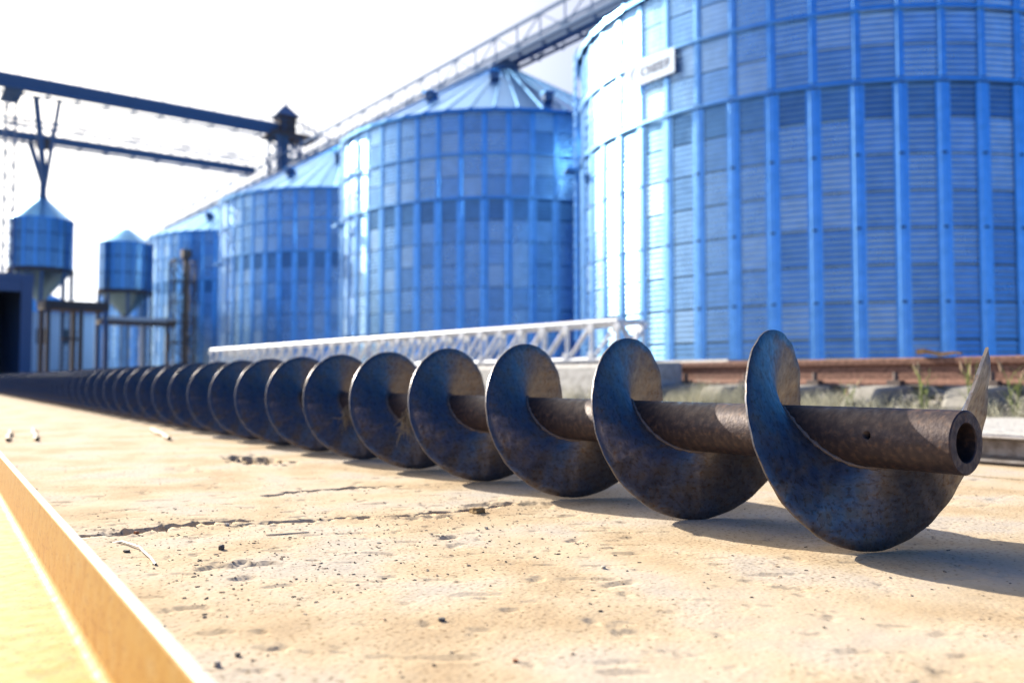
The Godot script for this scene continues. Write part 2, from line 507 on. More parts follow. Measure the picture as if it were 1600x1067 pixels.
func hopper(label: String, at: Vector3, r: float, y_low: float, y_eave: float, y_apex: float, y_cone: float) -> Node3D:
	var h := thing("holding_hopper", label, "hopper", at, 0.3, "small holding hoppers on legs")
	var dphi := TAU / 16
	var pl := SurfaceTool.new()
	pl.begin(Mesh.PRIMITIVE_TRIANGLES)
	var lo := PackedVector3Array()
	var hi := PackedVector3Array()
	for s in 4:
		var a := dphi * (s / 3.0 - 0.5)
		lo.append(Vector3(r * sin(a), y_low, r * cos(a)))
		hi.append(Vector3(r * sin(a), y_eave, r * cos(a)))
	add_grid(pl, [lo, hi], true, 0)
	pl.generate_normals()
	var pmesh := pl.commit()
	for k in 16:
		var b := Basis(Vector3.UP, k * dphi)
		part(h, "wall_panel", pmesh, mats["hopper_zinc"], Transform3D(b, Vector3.ZERO))
		part(h, "stiffener", unit_box, mats["stiffener_zinc"], Transform3D(Basis(Vector3.UP, (k + 0.5) * dphi) * Basis.from_scale(Vector3(0.09, y_eave - y_low, 0.07)), Basis(Vector3.UP, (k + 0.5) * dphi) * Vector3(0, (y_eave + y_low) * 0.5, r + 0.02)))
	part(h, "roof", lathe([Vector2(r + 0.1, y_eave - 0.05), Vector2(r + 0.1, y_eave + 0.02), Vector2(0.25, y_apex), Vector2(0.0, y_apex + 0.05)], 16), mats["roof_zinc"])
	part(h, "ring_beam", lathe([Vector2(r, y_low - 0.2), Vector2(r + 0.1, y_low - 0.2), Vector2(r + 0.1, y_low + 0.06), Vector2(r, y_low + 0.06)], 32), mats["brown_steel"])
	part(h, "hopper_cone", lathe([Vector2(0.22, y_cone), Vector2(r - 0.03, y_low - 0.1)], 24), mats["hopper_zinc"])
	part(h, "outlet", lathe([Vector2(0.2, y_cone - 0.5), Vector2(0.2, y_cone)], 12), mats["brown_steel"])
	for f in [0.36, 0.70]:
		var yb := lerpf(y_low, y_eave, f)
		part(h, "seam_band", lathe([Vector2(r, yb - 0.05), Vector2(r + 0.035, yb - 0.04), Vector2(r + 0.035, yb + 0.04), Vector2(r, yb + 0.05)], 32), mats["frame_steel"])
	var lb := Basis(Vector3.UP, 0.35)
	for sx in [-0.2, 0.2]:
		part(h, "ladder_rail", unit_box, mats["frame_steel"], Transform3D(lb * Basis.from_scale(Vector3(0.05, y_eave - 0.6, 0.05)), lb * Vector3(sx, (y_eave + 0.6) * 0.5, r + 0.3)))
	for k in 24:
		part(h, "ladder_rung", unit_box, mats["frame_steel"], Transform3D(lb * Basis.from_scale(Vector3(0.35, 0.03, 0.03)), lb * Vector3(0, 0.7 + k * (y_eave - 0.8) / 24.0, r + 0.3)))
	for k in 8:
		var a := TAU * (k + 0.5) / 8
		box(h, "leg", Vector3(sin(a) * r, (y_low - 0.15) * 0.5, cos(a) * r), Vector3(0.14, y_low - 0.15, 0.14), mats["frame_steel"])
	return h

# ------------------------------------------------------------------ the slab
var n_big: FastNoiseLite
var n_mid: FastNoiseLite
var n_pit: FastNoiseLite
var n_edge: FastNoiseLite
var n_streak: FastNoiseLite
var cracks: Array = []
var flakes: Array = []

func seg_dist(p: Vector2, a: Vector2, b: Vector2) -> float:
	var t := clampf((p - a).dot(b - a) / (b - a).length_squared(), 0.0, 1.0)
	return p.distance_to(a + (b - a) * t)

# height of the slab at lateral x, local z (row frame)
func slab_h(x: float, z: float) -> float:
	var h := n_big.get_noise_2d(x, z) * 0.004 + n_mid.get_noise_2d(x, z) * 0.0011 - 0.002
	var pit := n_pit.get_noise_2d(x, z)
	h -= 0.004 * smoothstep(0.535, 0.55, pit)
	var sk := n_streak.get_noise_2d(x * 0.6 + z * 0.5, (z - x * 0.6) * 2.6)
	h -= 0.003 * smoothstep(0.51, 0.525, sk)
	if z > -2.6 and z < -1.0 and x > 0.2 and x < 1.6:
		var wob := n_edge.get_noise_2d(x, z)
		var p := Vector2(x + wob * 0.02, z + n_edge.get_noise_2d(x + 9.0, z) * 0.03)
		for c in cracks:
			if absf(p.y - c[4]) > 0.2: continue
			var d := seg_dist(p, c[0], c[1])
			var w: float = c[2] * (0.6 + 0.8 * absf(wob))
			if d < w * 2.5:
				h -= c[3] * (1.0 - smoothstep(w * 0.55, w, d))
				h += 0.003 * (1.0 - smoothstep(w, w * 2.5, d)) * wob * 2.0
	for f in flakes:
		var q := Vector2((x - f[0]) / f[2], (z - f[1]) / f[3])
		if absf(q.x) < 1.6 and absf(q.y) < 1.6:
			var d := q.length() + n_edge.get_noise_2d(x * 1.4, z * 1.4) * 0.9
			h -= f[4] * (1.0 - smoothstep(0.75, 0.95, d))
	return h

func make_slab() -> void:
	n_big = noise(5, 1.6, 3)
	n_mid = noise(6, 14.0, 3)
	n_pit = noise(7, 9.0, 4)
	n_edge = noise(8, 16.0, 3)
	n_streak = noise(9, 7.0, 3)
	var lines := [
		[[0.30, -1.845], [0.417, -1.826], [0.496, -1.84], [0.585, -1.842], [0.64, -1.838]],
		[[0.69, -1.776], [0.77, -1.734], [0.853, -1.736], [0.915, -1.689], [1.035, -1.667], [1.121, -1.638], [1.259, -1.674]],
		[[0.838, -2.193], [0.957, -2.201], [1.072, -2.182], [1.193, -2.127]],
		[[0.60, -1.80], [0.69, -1.76]],
	]
	var widths := [0.020, 0.014, 0.014, 0.008]
	var depths := [0.022, 0.016, 0.016, 0.008]
	for k in lines.size():
		for j in lines[k].size() - 1:
			var a := Vector2(lines[k][j][0], lines[k][j][1])
			var b := Vector2(lines[k][j + 1][0], lines[k][j + 1][1])
			cracks.append([a, b, widths[k], depths[k], (a.y + b.y) * 0.5])
	flakes = [[1.164, -3.15, 0.085, 0.2, 0.055], [0.477, -1.40, 0.05, 0.03, 0.006], [0.525, -1.375, 0.035, 0.02, 0.005], [0.461, -1.294, 0.03, 0.012, 0.005],
		[0.852, -2.959, 0.05, 0.09, 0.006], [0.889, -1.385, 0.02, 0.012, 0.006], [1.074, -1.23, 0.02, 0.014, 0.006], 
		[0.901, -0.928, 0.03, 0.012, 0.004], [1.19, -1.70, 0.06, 0.03, 0.006], [1.30, -1.62, 0.05, 0.05, 0.006], [1.0, -1.62, 0.06, 0.025, 0.006]]
	var xs: Array = []
	var v := -4.0
	while v < 0.1:
		xs.append(v)
		v += 0.16
	v = 0.1
	while v < 2.0:
		xs.append(v)
		v += 0.0075
	while v < 2.785:
		xs.append(v)
		v += 0.03
	xs.append(2.79)
	var zs: Array = []
	v = 1.5
	while v > -0.25:
		zs.append(v)
		v -= 0.07
	while v > -2.5:
		zs.append(v)
		v -= 0.0075
	var step := 0.0085
	while v > -34.0:
		zs.append(v)
		v -= step
		step *= 1.03
	var nx := xs.size()
	var nz := zs.size()
	var vs := PackedVector3Array()
	vs.resize(nx * nz)
	for j in nz:
		for i in nx:
			vs[j * nx + i] = Vector3(xs[i], slab_h(xs[i], zs[j]), zs[j])
	var ns := PackedVector3Array()
	ns.resize(nx * nz)
	var ids := PackedInt32Array()
	ids.resize((nx - 1) * (nz - 1) * 6)
	var o := 0
	for j in nz:
		var j0: int = maxi(j - 1, 0)
		var j1: int = mini(j + 1, nz - 1)
		for i in nx:
			var i0: int = maxi(i - 1, 0)
			var i1: int = mini(i + 1, nx - 1)
			var a := vs[j * nx + i1] - vs[j * nx + i0]
			var b := vs[j1 * nx + i] - vs[j0 * nx + i]
			ns[j * nx + i] = a.cross(b).normalized()
			if i < nx - 1 and j < nz - 1:
				var p := j * nx + i
				ids[o] = p
				ids[o + 1] = p + nx
				ids[o + 2] = p + 1
				ids[o + 3] = p + 1
				ids[o + 4] = p + nx
				ids[o + 5] = p + nx + 1
				o += 6
	var arr := []
	arr.resize(Mesh.ARRAY_MAX)
	arr[Mesh.ARRAY_VERTEX] = vs
	arr[Mesh.ARRAY_NORMAL] = ns
	arr[Mesh.ARRAY_INDEX] = ids
	var m := ArrayMesh.new()
	m.add_surface_from_arrays(Mesh.PRIMITIVE_TRIANGLES, arr)
	var s := part(self, "concrete_slab", m, mats["dusty_concrete"], Transform3D(Basis(Vector3.UP, ROW), Vector3.ZERO))
	tag(s, "dusty tan concrete slab with cracks under the auger", "", "", "structure")

func scatter(n: String, label: String, meshes_seed: int, count: int, spot: Callable, m: Material, cat: String) -> void:
	var mm := MultiMesh.new()
	mm.transform_format = MultiMesh.TRANSFORM_3D
	mm.use_colors = true
	mm.mesh = rock(meshes_seed, 0.35, 0)
	mm.instance_count = count
	for k in count:
		var r: Array = spot.call(k)
		mm.set_instance_transform(k, r[0])
		mm.set_instance_color(k, r[1])
	var o := MultiMeshInstance3D.new()
	o.name = n
	o.multimesh = mm
	o.material_override = m
	o.rotation.y = ROW
	add_child(o)
	tag(o, label, cat, "", "stuff")

func spin() -> Basis:
	return Basis(Vector3.UP, rng.randf() * TAU) * Basis(Vector3.RIGHT, rng.randf_range(-0.5, 0.5))

func grit_spot(k: int) -> Array:
	var x := 0.0
	var z := 0.0
	if k % 5 == 0:
		x = rng.randf_range(0.35, 1.3)
		z = -1.75 + (x - 0.7) * 0.3 + rng.randfn(0.0, 0.13)
	elif k % 5 == 1:
		x = rng.randf_range(0.35, 1.1)
		z = rng.randf_range(-1.6, -1.1)
	else:
		x = rng.randf_range(0.2, 2.6)
		z = -pow(rng.randf(), 1.6) * 5.0 - 0.25
	var s := 0.0009 + 0.0042 * pow(rng.randf(), 5.0)
	var c := Color(1.0, 0.92, 0.82) * rng.randf_range(0.3, 1.3)
	if rng.randf() < 0.35: c = Color(2.0, 1.6, 1.2)
	return [Transform3D(spin() * Basis.from_scale(Vector3(s * rng.randf_range(0.8, 2.4), s * 0.55, s)), Vector3(x, slab_h(x, z) + s * 0.15, z)), c]

func gravel_spot(k: int) -> Array:
	var x := rng.randf_range(4.85, 7.6)
	var z := -rng.randf_range(0.5, 12.0)
	var s := rng.randf_range(0.025, 0.065)
	var c := grey(1.0) * rng.randf_range(0.4, 1.25)
	return [Transform3D(spin() * Basis.from_scale(Vector3(s * 1.3, s, s)), Vector3(x, ballast_y(x) + s * 0.2, z)), c]

func ballast_y(x: float) -> float:
	return 0.07 + 0.10 * smoothstep(4.8, 5.2, x)

# a curved grass blade as a thin two-sided strip with a fold
func blade(h: float, w: float, lean: Vector3) -> ArrayMesh:
	var rows_: Array = []
	for i in 6:
		var t := i / 5.0
		var c := Vector3(0, h * t, 0) + lean * t * t * h
		var ww := w * (1.0 - t * 0.9)
		rows_.append(PackedVector3Array([c + Vector3(-ww, 0, 0.3 * ww), c + Vector3(0, 0, -0.2 * ww), c + Vector3(ww, 0, 0.3 * ww)]))
	return grid_mesh(rows_)

func weed(label: String, at: Vector3, h: float, seed_: int, stems: int) -> void:
	rng.seed = seed_
	var w := thing("weed", label, "weed", at, 0.0, "weeds growing beside the track")
	for k in stems:
		var a := rng.randf() * TAU
		var hh := h * rng.randf_range(0.65, 1.0)
		var lean := Vector3(cos(a), 0, sin(a)) * rng.randf_range(0.05, 0.28)
		var b0 := Vector3(cos(a), 0, sin(a)) * 0.012
		var pts: Array = []
		var rad: Array = []
		for i in 5:
			var t := i / 4.0
			pts.append(b0 + Vector3(0, hh * t, 0) + lean * hh * t * t)
			rad.append(0.0035 * (1.0 - 0.6 * t))
		var st := part(w, "stem", tube(pts, rad, 5), mats["weed_green"])
		var tip: Vector3 = pts[4]
		if k % 2 == 0:
			part(st, "seed_head", tube([tip - Vector3(0, 0.05, 0), tip - Vector3(0, 0.02, 0), tip + lean * 0.1 + Vector3(0, 0.02, 0)], [0.003, 0.009, 0.002], 5), mats["weed_seed"])
		for j in 3:
			var t := 0.15 + 0.22 * j
			var bl := part(w, "leaf", blade(hh * 0.42, 0.006, Vector3(cos(a + j * 2.1), 0, sin(a + j * 2.1)) * 0.7), mats["weed_green"])
			bl.position = b0 + Vector3(0, hh * t, 0) + lean * hh * t * t

# ------------------------------------------------------------------ build
func _ready() -> void:
	# camera
	var cam := Camera3D.new()
	cam.name = "camera"
	add_child(cam)
	cam.position = Vector3(0, 0.303, 0)
	cam.rotation = Vector3(atan(58.5 / 1330.0), -atan(930.0 / 1330.0), 0)
	cam.near = 0.03
	cam.far = 3000.0
	var at := CameraAttributesPhysical.new()
	at.frustum_focal_length = 29.93
	at.exposure_aperture = 3.0
	at.frustum_focus_distance = 1.52
	at.frustum_near = 0.03
	at.frustum_far = 3000.0
	cam.attributes = at
	cam.fov = rad_to_deg(2.0 * atan(533.5 / 1330.0))
	cam.current = true
	# sky, sun, exposure
	var env := Environment.new()
	env.background_mode = Environment.BG_SKY
	var sky := Sky.new()
	var sm := ProceduralSkyMaterial.new()
	sm.sky_top_color = lin(0.009, 0.055, 0.20)
	sm.sky_horizon_color = lin(0.055, 0.31, 0.74)
	sm.sky_curve = 0.13
	sm.ground_horizon_color = lin(0.20, 0.16, 0.11)
	sm.ground_bottom_color = lin(0.20, 0.16, 0.11)
	sm.sun_angle_max = 90.0
	sm.sun_curve = 0.53
	sky.sky_material = sm
	env.sky = sky
	env.tonemap_mode = Environment.TONE_MAPPER_LINEAR
	env.tonemap_exposure = 2.4
	env.sdfgi_enabled = true
	env.ssao_enabled = true
	env.ssil_enabled = true
	var we := WorldEnvironment.new()
	we.name = "world_environment"
	we.environment = env
	add_child(we)
	var sun := DirectionalLight3D.new()
	sun.name = "sun"
	add_child(sun)
	sun.light_energy = 1.6
	sun.light_color = Color(1.0, 0.97, 0.91)
	sun.light_angular_distance = 0.5
	sun.shadow_enabled = true
	var az := deg_to_rad(-14.0)
	var el := deg_to_rad(27.0)
	var to_sun := Vector3(sin(az) * cos(el), sin(el), -cos(az) * cos(el))
	sun.basis = Basis.looking_at(-to_sun, Vector3.UP)

	unit_box = BoxMesh.new()
	unit_tube = CylinderMesh.new()
	unit_tube.top_radius = 0.5
	unit_tube.bottom_radius = 0.5
	unit_tube.height = 1.0
	unit_tube.radial_segments = 14
	unit_tube.rings = 1
	make_materials()
	setting()
	silos()
	overhead()
	left_yard()
	track()
	truss()
	auger()
	yellow_channel()
	litter()

func setting() -> void:
	var pm := PlaneMesh.new()
	pm.size = Vector2(2400, 2400)
	var g := part(self, "ground", pm, mats["bare_ground"], Transform3D(Basis.IDENTITY, Vector3(0, -0.09, 0)))
	tag(g, "", "", "", "structure")
	make_slab()
	# strip of slab beyond the joint
	var strip := part(self, "apron_slab", unit_box, mats["dusty_concrete"], Transform3D(Basis(Vector3.UP, ROW) * Basis.from_scale(Vector3(0.385, 0.1, 34.0)), row(2.998, -0.053, 15.5)))
	tag(strip, "", "", "", "structure")
	var bed := prism(PackedVector2Array([Vector2(4.75, -0.08), Vector2(7.75, -0.08), Vector2(7.45, 0.17), Vector2(5.2, 0.17), Vector2(4.78, 0.07)]), -34.0, 3.0)
	var b := part(self, "ballast", bed, mats["ballast_dirt"], Transform3D(Basis(Vector3.UP, ROW), Vector3.ZERO))
	tag(b, "", "", "", "structure")

func silos() -> void:
	var proto := make_silo()
	var zs := [1.945, 4.10, 6.24, 8.38, 10.52]
	var labels := ["largest and nearest corrugated steel silo, cut off by the right edge",
		"second silo from the right, its whole conical roof top in view",
		"third silo from the right, behind the far end of the white truss",
		"fourth silo from the right, pale, right of the small hoppers",
		"farthest silo, mostly hidden behind the small hoppers"]
	var phases := [-0.2, 0.2, 0.0, 0.35, 0.1]
	var made := [proto]
	for k in 4:
		var c := proto.duplicate()
		c.name = numbered("grain_silo")
		add_child(c)
		made.append(c)
	for k in 5:
		silo_at(made[k], zs[k], phases[k])
		if k > 0: made[k].scale = Vector3(1, 1.03, 1)
		tag(made[k], labels[k], "silo", "grain silos standing in a row")
	# the maker's plate on the nearest silo
	var centre: Vector3 = made[0].position
	var turn := atan2(-centre.x, -centre.z) - deg_to_rad(33.5)
	var dir := Vector3(sin(turn), 0, cos(turn))
	var sg := thing("sign_plate", "pale name plate reading CHIEF high on the nearest silo", "sign", centre + dir * (RS + 0.115) + Vector3(0, 7.72, 0), turn)
	box(sg, "plate", Vector3(0, 0.3, 0), Vector3(1.7, 0.6, 0.03), mats["sign_plate"])
	var tm := TextMesh.new()
	tm.text = "CHIEF"
	var fnt := SystemFont.new()
	fnt.font_names = PackedStringArray(["Droid Sans"])
	fnt.font_weight = 700
	tm.font = fnt
	tm.font_size = 64
	tm.pixel_size = 0.0050
	tm.depth = 0.01
	var tx := part(sg, "lettering", tm, mats["sign_ink"], Transform3D(Basis.from_scale(Vector3(1.15, 1.0, 1.0)), Vector3(0.2, 0.3, 0.02)))
	tx.set_meta("label", "dark lettering on the plate")
	var arc := tube([Vector3(-0.36, 0.52, 0.017), Vector3(-0.55, 0.48, 0.017), Vector3(-0.64, 0.36, 0.017), Vector3(-0.62, 0.22, 0.017), Vector3(-0.48, 0.1, 0.017)], [0.005, 0.012, 0.014, 0.012, 0.005], 5)
	part(sg, "emblem", arc, mats["sign_ink"])

func overhead() -> void:
	var lat := 3.02 * UNIT
	gallery("roof_gallery", "long walkway conveyor running along the silo peaks", row(lat, 14.55, 3.0), row(lat, 14.55, 90.0), false)
	gallery("bridge_conveyor", "upper conveyor bridge crossing the sky at the left", row(lat, 17.2, 56.6), row(-10.0, 17.2, 56.6), true)
	gallery("bridge_conveyor", "lower conveyor bridge crossing the sky below the other", row(lat - 0.8, 15.2, 60.2), row(-10.0, 15.2, 60.2), false)
	# head tower on the gallery
	var t := thing("transfer_tower", "transfer tower on the gallery where the conveyor bridges meet", "tower", row(lat, 14.4, 56.6), ROW)
	lattice(t, 1.7, 0.3, 2.7, 1.2, 0.14, mats["frame_steel"])
	box(t, "deck", Vector3(0.4, 2.78, 0), Vector3(3.4, 0.12, 2.6), mats["brown_steel"])
	box(t, "housing", Vector3(0, 3.5, 0), Vector3(1.2, 1.3, 1.1), mats["brown_steel"])
	part(t, "housing_roof", lathe([Vector2(1.15, 4.15), Vector2(0.2, 5.0), Vector2(0.0, 5.02)], 4, PI / 4, TAU + PI / 4), mats["frame_steel"])
	box(t, "mast", Vector3(0.1, 5.5, 0), Vector3(0.12, 1.0, 0.12), mats["frame_steel"])
	box(t, "chute", Vector3(-0.2, 1.4, 0.2), Vector3(0.6, 2.7, 0.6), mats["frame_steel"])
	for k in 4:
		box(t, "rail_post", Vector3(0.9 + 0.4 * k, 3.35, 1.2), Vector3(0.06, 1.05, 0.06), mats["frame_steel"])
		box(t, "rail_post", Vector3(0.9 + 0.4 * k, 3.35, -1.2), Vector3(0.06, 1.05, 0.06), mats["frame_steel"])
	for s in [-1.2, 1.2]:
		box(t, "handrail", Vector3(1.5, 3.88, s), Vector3(1.3, 0.06, 0.06), mats["frame_steel"])
	bar(t, "jib", Vector3(0.3, 4.2, 0), Vector3(3.4, 3.1, 0.2), 0.12, 0.12, mats["frame_steel"])
	bar(t, "brace_arm", Vector3(-0.8, 0.4, 0), Vector3(-2.6, 2.3, 0), 0.1, 0.1, mats["frame_steel"])
	# chutes above the near hopper
	var ch := thing("chute_pipes", "crossing chute pipes from the conveyor bridges down to the left hopper", "chute", row(8.05, 11.2, 58.4), ROW)
	bar(ch, "pipe", Vector3(-0.72, 5.9, 1.6), Vector3(0.06, 1.1, 0.1), 0.36, 0.36, mats["frame_steel"], true)
	bar(ch, "pipe", Vector3(0.55, 5.9, 1.6), Vector3(-0.02, 0.0, 0.0), 0.26, 0.26, mats["frame_steel"], true)
	bar(ch, "pipe", Vector3(-0.55, 3.8, -1.6), Vector3(0.02, 0.9, 0.0), 0.34, 0.34, mats["frame_steel"], true)
	part(ch, "junction", lathe([Vector2(0.5, -0.5), Vector2(0.2, 0.3), Vector2(0.2, 1.6)], 14), mats["frame_steel"])
	box(ch, "gate_box", Vector3(0.1, 3.75, -1.2), Vector3(0.7, 0.6, 0.6), mats["brown_steel"])
	# lattice mast carrying the bridges
	var mst := thing("lattice_mast", "thin lattice mast under the bridges at the left edge", "mast", row(6.15, 0.0, 57.6), ROW)
	lattice(mst, 0.55, 0.0, 17.0, 0.68, 0.07, mats["frame_steel"])
	box(mst, "cap_beam", Vector3(0, 17.05, 0), Vector3(1.0, 0.12, 2.6), mats["frame_steel"])
	# elevator tower before the pale silo
	var et := thing("elevator_tower", "brown lattice elevator tower before the fourth silo", "tower", row(15.0, 0.0, 53.5), ROW)
	lattice(et, 1.2, 0.0, 7.5, 1.25, 0.08, mats["brown_steel"])
	box(et, "elevator_leg", Vector3(0.2, 3.9, 0), Vector3(0.25, 7.7, 0.3), mats["brown_steel"])
	box(et, "elevator_head", Vector3(0.2, 7.95, 0), Vector3(0.5, 0.5, 0.6), mats["brown_steel"])

func left_yard() -> void:
	hopper("small hopper silo under the crossing chute pipes, left of the other", row(8.05, 0, 58.4), 1.7, 6.9, 9.9, 11.3, 5.0)
	hopper("small hopper silo with a lit strip, right of its twin", row(12.9, 0, 58.6), 1.56, 5.9, 8.95, 9.95, 4.4)
	var st := thing("steel_platform", "dark steel platform on posts between the two hoppers", "platform", row(9.4, 0, 55.5), ROW)
	box(st, "deck", Vector3(0, 4.55, 0), Vector3(3.4, 0.5, 2.4), mats["brown_steel"])
	for x in [-1.5, 0.2, 1.5]:
		for z in [-1.1, 1.1]:
			box(st, "post", Vector3(x, 2.15, z), Vector3(0.22, 4.3, 0.22), mats["shed_blue"] if x > 1 else mats["brown_steel"])
	bar(st, "brace", Vector3(0.2, 2.6, 1.1), Vector3(-0.8, 2.6, 1.1), 0.14, 0.14, mats["brown_steel"])
	var s2 := thing("steel_platform", "light edged steel platform under the right hopper", "platform", row(12.9, 0, 55.9), ROW)
	box(s2, "deck", Vector3(0.1, 3.72, 0), Vector3(4.4, 0.22, 1.4), mats["brown_steel"])
	box(s2, "painted_lit_edge", Vector3(0.1, 3.95, 0.68), Vector3(4.4, 0.24, 0.04), mats["white_paint"])  # white strip paints in the sunlight along the deck edge
	for x in [-1.7, 0.3, 1.8]:
		box(s2, "post", Vector3(x, 1.8, 0.4), Vector3(0.2, 3.6, 0.2), mats["white_paint"] if x == 0.3 else mats["brown_steel"])  # middle post coloured white for the sun falling on it
	# open shed at the left edge
	var sh := thing("open_shed", "blue framed shed with a dark open front at the left edge", "shed", row(1.4, 0, 40.0), ROW)
	box(sh, "roof", Vector3(0, 4.42, -8.5), Vector3(7.6, 0.3, 18.0), mats["shed_blue"])
	for s in [-1, 1]:
		box(sh, "side_wall", Vector3(s * 3.6, 2.13, -8.5), Vector3(0.2, 4.27, 17.6), mats["shed_blue"])
		box(sh, "front_column", Vector3(s * 3.56, 2.13, 0.44), Vector3(0.42, 4.27, 0.26), mats["shed_blue"])
	box(sh, "front_beam", Vector3(0, 4.05, 0.44), Vector3(6.68, 0.42, 0.24), mats["shed_blue"])
	box(sh, "rear_wall", Vector3(0, 2.13, -17.2), Vector3(7.0, 4.27, 0.2), mats["brown_steel"])
	# far building
	var fb := thing("far_building", "low pale building seen between the hopper legs", "building", row(12.4, 0, 92.0), ROW)
	box(fb, "wall", Vector3(-1.0, 3.2, 0), Vector3(11.0, 6.4, 8.0), mats["shed_wall"])
	part(fb, "roof", prism(PackedVector2Array([Vector2(-6.8, 6.4), Vector2(4.8, 6.4), Vector2(-1.0, 8.6)]), -4.4, 4.4), mats["roof_zinc"])
	for k in 3:
		box(fb, "window", Vector3(-2.2 + 2.2 * k, 4.2, 4.02), Vector3(1.1, 1.4, 0.08), mats["dark_inside_pane"])

func track() -> void:
	# kerb of rough concrete with an old steel channel along its foot
	var kb := SurfaceTool.new()
	kb.begin(Mesh.PRIMITIVE_TRIANGLES)
	var nz := noise(15, 9.0, 4)
	var rows_: Array = []
	for i in 150:
		var z := 1.5 - i * 0.09 - 0.0006 * i * i
		var ln := PackedVector3Array()
		for p in [[3.32, -0.08], [3.32, 0.085], [3.335, 0.1], [3.5, 0.104], [3.75, 0.102], [4.0, 0.103], [4.3, 0.102], [4.6, 0.104], [4.79, 0.1], [4.8, -0.08]]:
			var w: float = 0.012 if p[1] > 0.05 else 0.0
			ln.append(Vector3(p[0] + nz.get_noise_2d(z * 3.0, p[0]) * w, p[1] + nz.get_noise_2d(p[0] * 3.0, z) * w, z))
		rows_.append(ln)
	add_grid(kb, rows_, false, 0)
	kb.generate_normals()
	var kn := part(self, "concrete_kerb", kb.commit(), mats["pale_concrete"], Transform3D(Basis(Vector3.UP, ROW), Vector3.ZERO))
	tag(kn, "rough pale concrete kerb between the auger and the track", "kerb")
	var prof := PackedVector2Array([Vector2(3.205, 0.0), Vector2(3.30, 0.0), Vector2(3.30, 0.1), Vector2(3.205, 0.1), Vector2(3.20, 0.094), Vector2(3.21, 0.088), Vector2(3.268, 0.086), Vector2(3.276, 0.078), Vector2(3.276, 0.026), Vector2(3.268, 0.018), Vector2(3.21, 0.014), Vector2(3.20, 0.008)])
	var sc := part(self, "steel_channel", prism(prof, -16.0, 1.4), mats["old_channel_steel"], Transform3D(Basis(Vector3.UP, ROW), Vector3.ZERO))
	tag(sc, "long grey steel channel lying along the foot of the kerb", "channel")
	# sleepers
	var sp := SurfaceTool.new()
	sp.begin(Mesh.PRIMITIVE_TRIANGLES)
	var secs := [[-1.32, 0.11, 0.09], [-1.22, 0.14, 0.19], [-0.95, 0.145, 0.205], [-0.6, 0.13, 0.20], [-0.2, 0.11, 0.15], [0.2, 0.11, 0.15], [0.6, 0.13, 0.20], [0.95, 0.145, 0.205], [1.22, 0.14, 0.19], [1.32, 0.11, 0.09]]
	var rr: Array = []
	for s in secs:
		rr.append(PackedVector3Array([Vector3(s[0], 0, s[1]), Vector3(s[0], s[2] * 0.9, s[1] * 0.78), Vector3(s[0], s[2], s[1] * 0.62), Vector3(s[0], s[2], -s[1] * 0.62), Vector3(s[0], s[2] * 0.9, -s[1] * 0.78), Vector3(s[0], 0, -s[1])]))
	add_grid(sp, rr, false, 4294967295)
	for e in [0, 9]:
		var q: PackedVector3Array = rr[e]
		for k in range(1, 5):
			for v in ([q[0], q[k], q[k + 1]] if e == 0 else [q[0], q[k + 1], q[k]]): sp.add_vertex(v)
	sp.generate_normals()
	var sm := sp.commit()
	var nth := ["nearest the right edge", "second from the right edge", "third from the right edge", "fourth from the right edge", "fifth from the right edge", "sixth from the right edge", "seventh from the right edge", "eighth from the right edge", "ninth from the right edge", "tenth from the right edge", "eleventh from the right edge", "twelfth from the right edge", "thirteenth from the right edge", "fourteenth from the right edge"]
	for k in 14:
		var s := part(self, numbered("track_sleeper"), sm, mats["sleeper_concrete"], Transform3D(Basis(Vector3.UP, ROW + 0.01 * sin(k * 2.3)), row(6.22, 0.055, 1.75 + k * 0.6)))
		tag(s, "pale concrete sleeper under the rusty rails, " + nth[k], "sleeper", "sleepers of the track")
	# rails
	var rp: Array = [Vector2(-0.075, 0.0), Vector2(0.075, 0.0), Vector2(0.075, 0.012), Vector2(0.03, 0.026), Vector2(0.012, 0.04), Vector2(0.010, 0.125), Vector2(0.034, 0.138), Vector2(0.037, 0.168), Vector2(0.028, 0.18), Vector2(-0.028, 0.18), Vector2(-0.037, 0.168), Vector2(-0.034, 0.138), Vector2(-0.010, 0.125), Vector2(-0.012, 0.04), Vector2(-0.03, 0.026), Vector2(-0.075, 0.012)]
	var rm := prism(PackedVector2Array(rp), -32.0, 2.5)
	for x in [5.47, 6.97]:
		var r := thing("rail", "rusty brown rail nearer the auger, on concrete sleepers" if x < 6 else "rusty rail of the track on its far side, by the silos", "rail", row(x, 0.262, 0.0), ROW, "rails of the track")
		part(r, "rail_body", rm, mats["rail_rust"])
		for k in 14:
			for s in [-1, 1]:
				var c := part(r, "rail_clip", unit_box, mats["brown_steel"], Transform3D(Basis.from_scale(Vector3(0.07, 0.035, 0.09)), Vector3(s * 0.1, 0.015, -1.75 - k * 0.6)))
				part(c, "bolt", unit_tube, mats["brown_steel"], Transform3D(Basis.from_scale(Vector3(0.45, 1.6, 0.4)), Vector3(0, 1.2, 0)))
	# bent piece of old timber on the rail
	var wp: Array = []
	for i in 7:
		var t := i / 6.0
		var c := Vector3(-0.12 + 0.26 * t, 0.022 - 0.018 * t + 0.008 * sin(t * 9.0), 0.03 * t)
		var hh := 0.018 - 0.012 * t
		wp.append(PackedVector3Array([c + Vector3(0, -hh, 0.05), c + Vector3(0, hh, 0.045), c + Vector3(0, hh, -0.045), c + Vector3(0, -hh, -0.05), c + Vector3(0, -hh, 0.05)]))
	var wsp := row(5.47, 0.455, 2.72)
	var ws := SurfaceTool.new()
	ws.begin(Mesh.PRIMITIVE_TRIANGLES)
	add_grid(ws, wp, false, 4294967295)
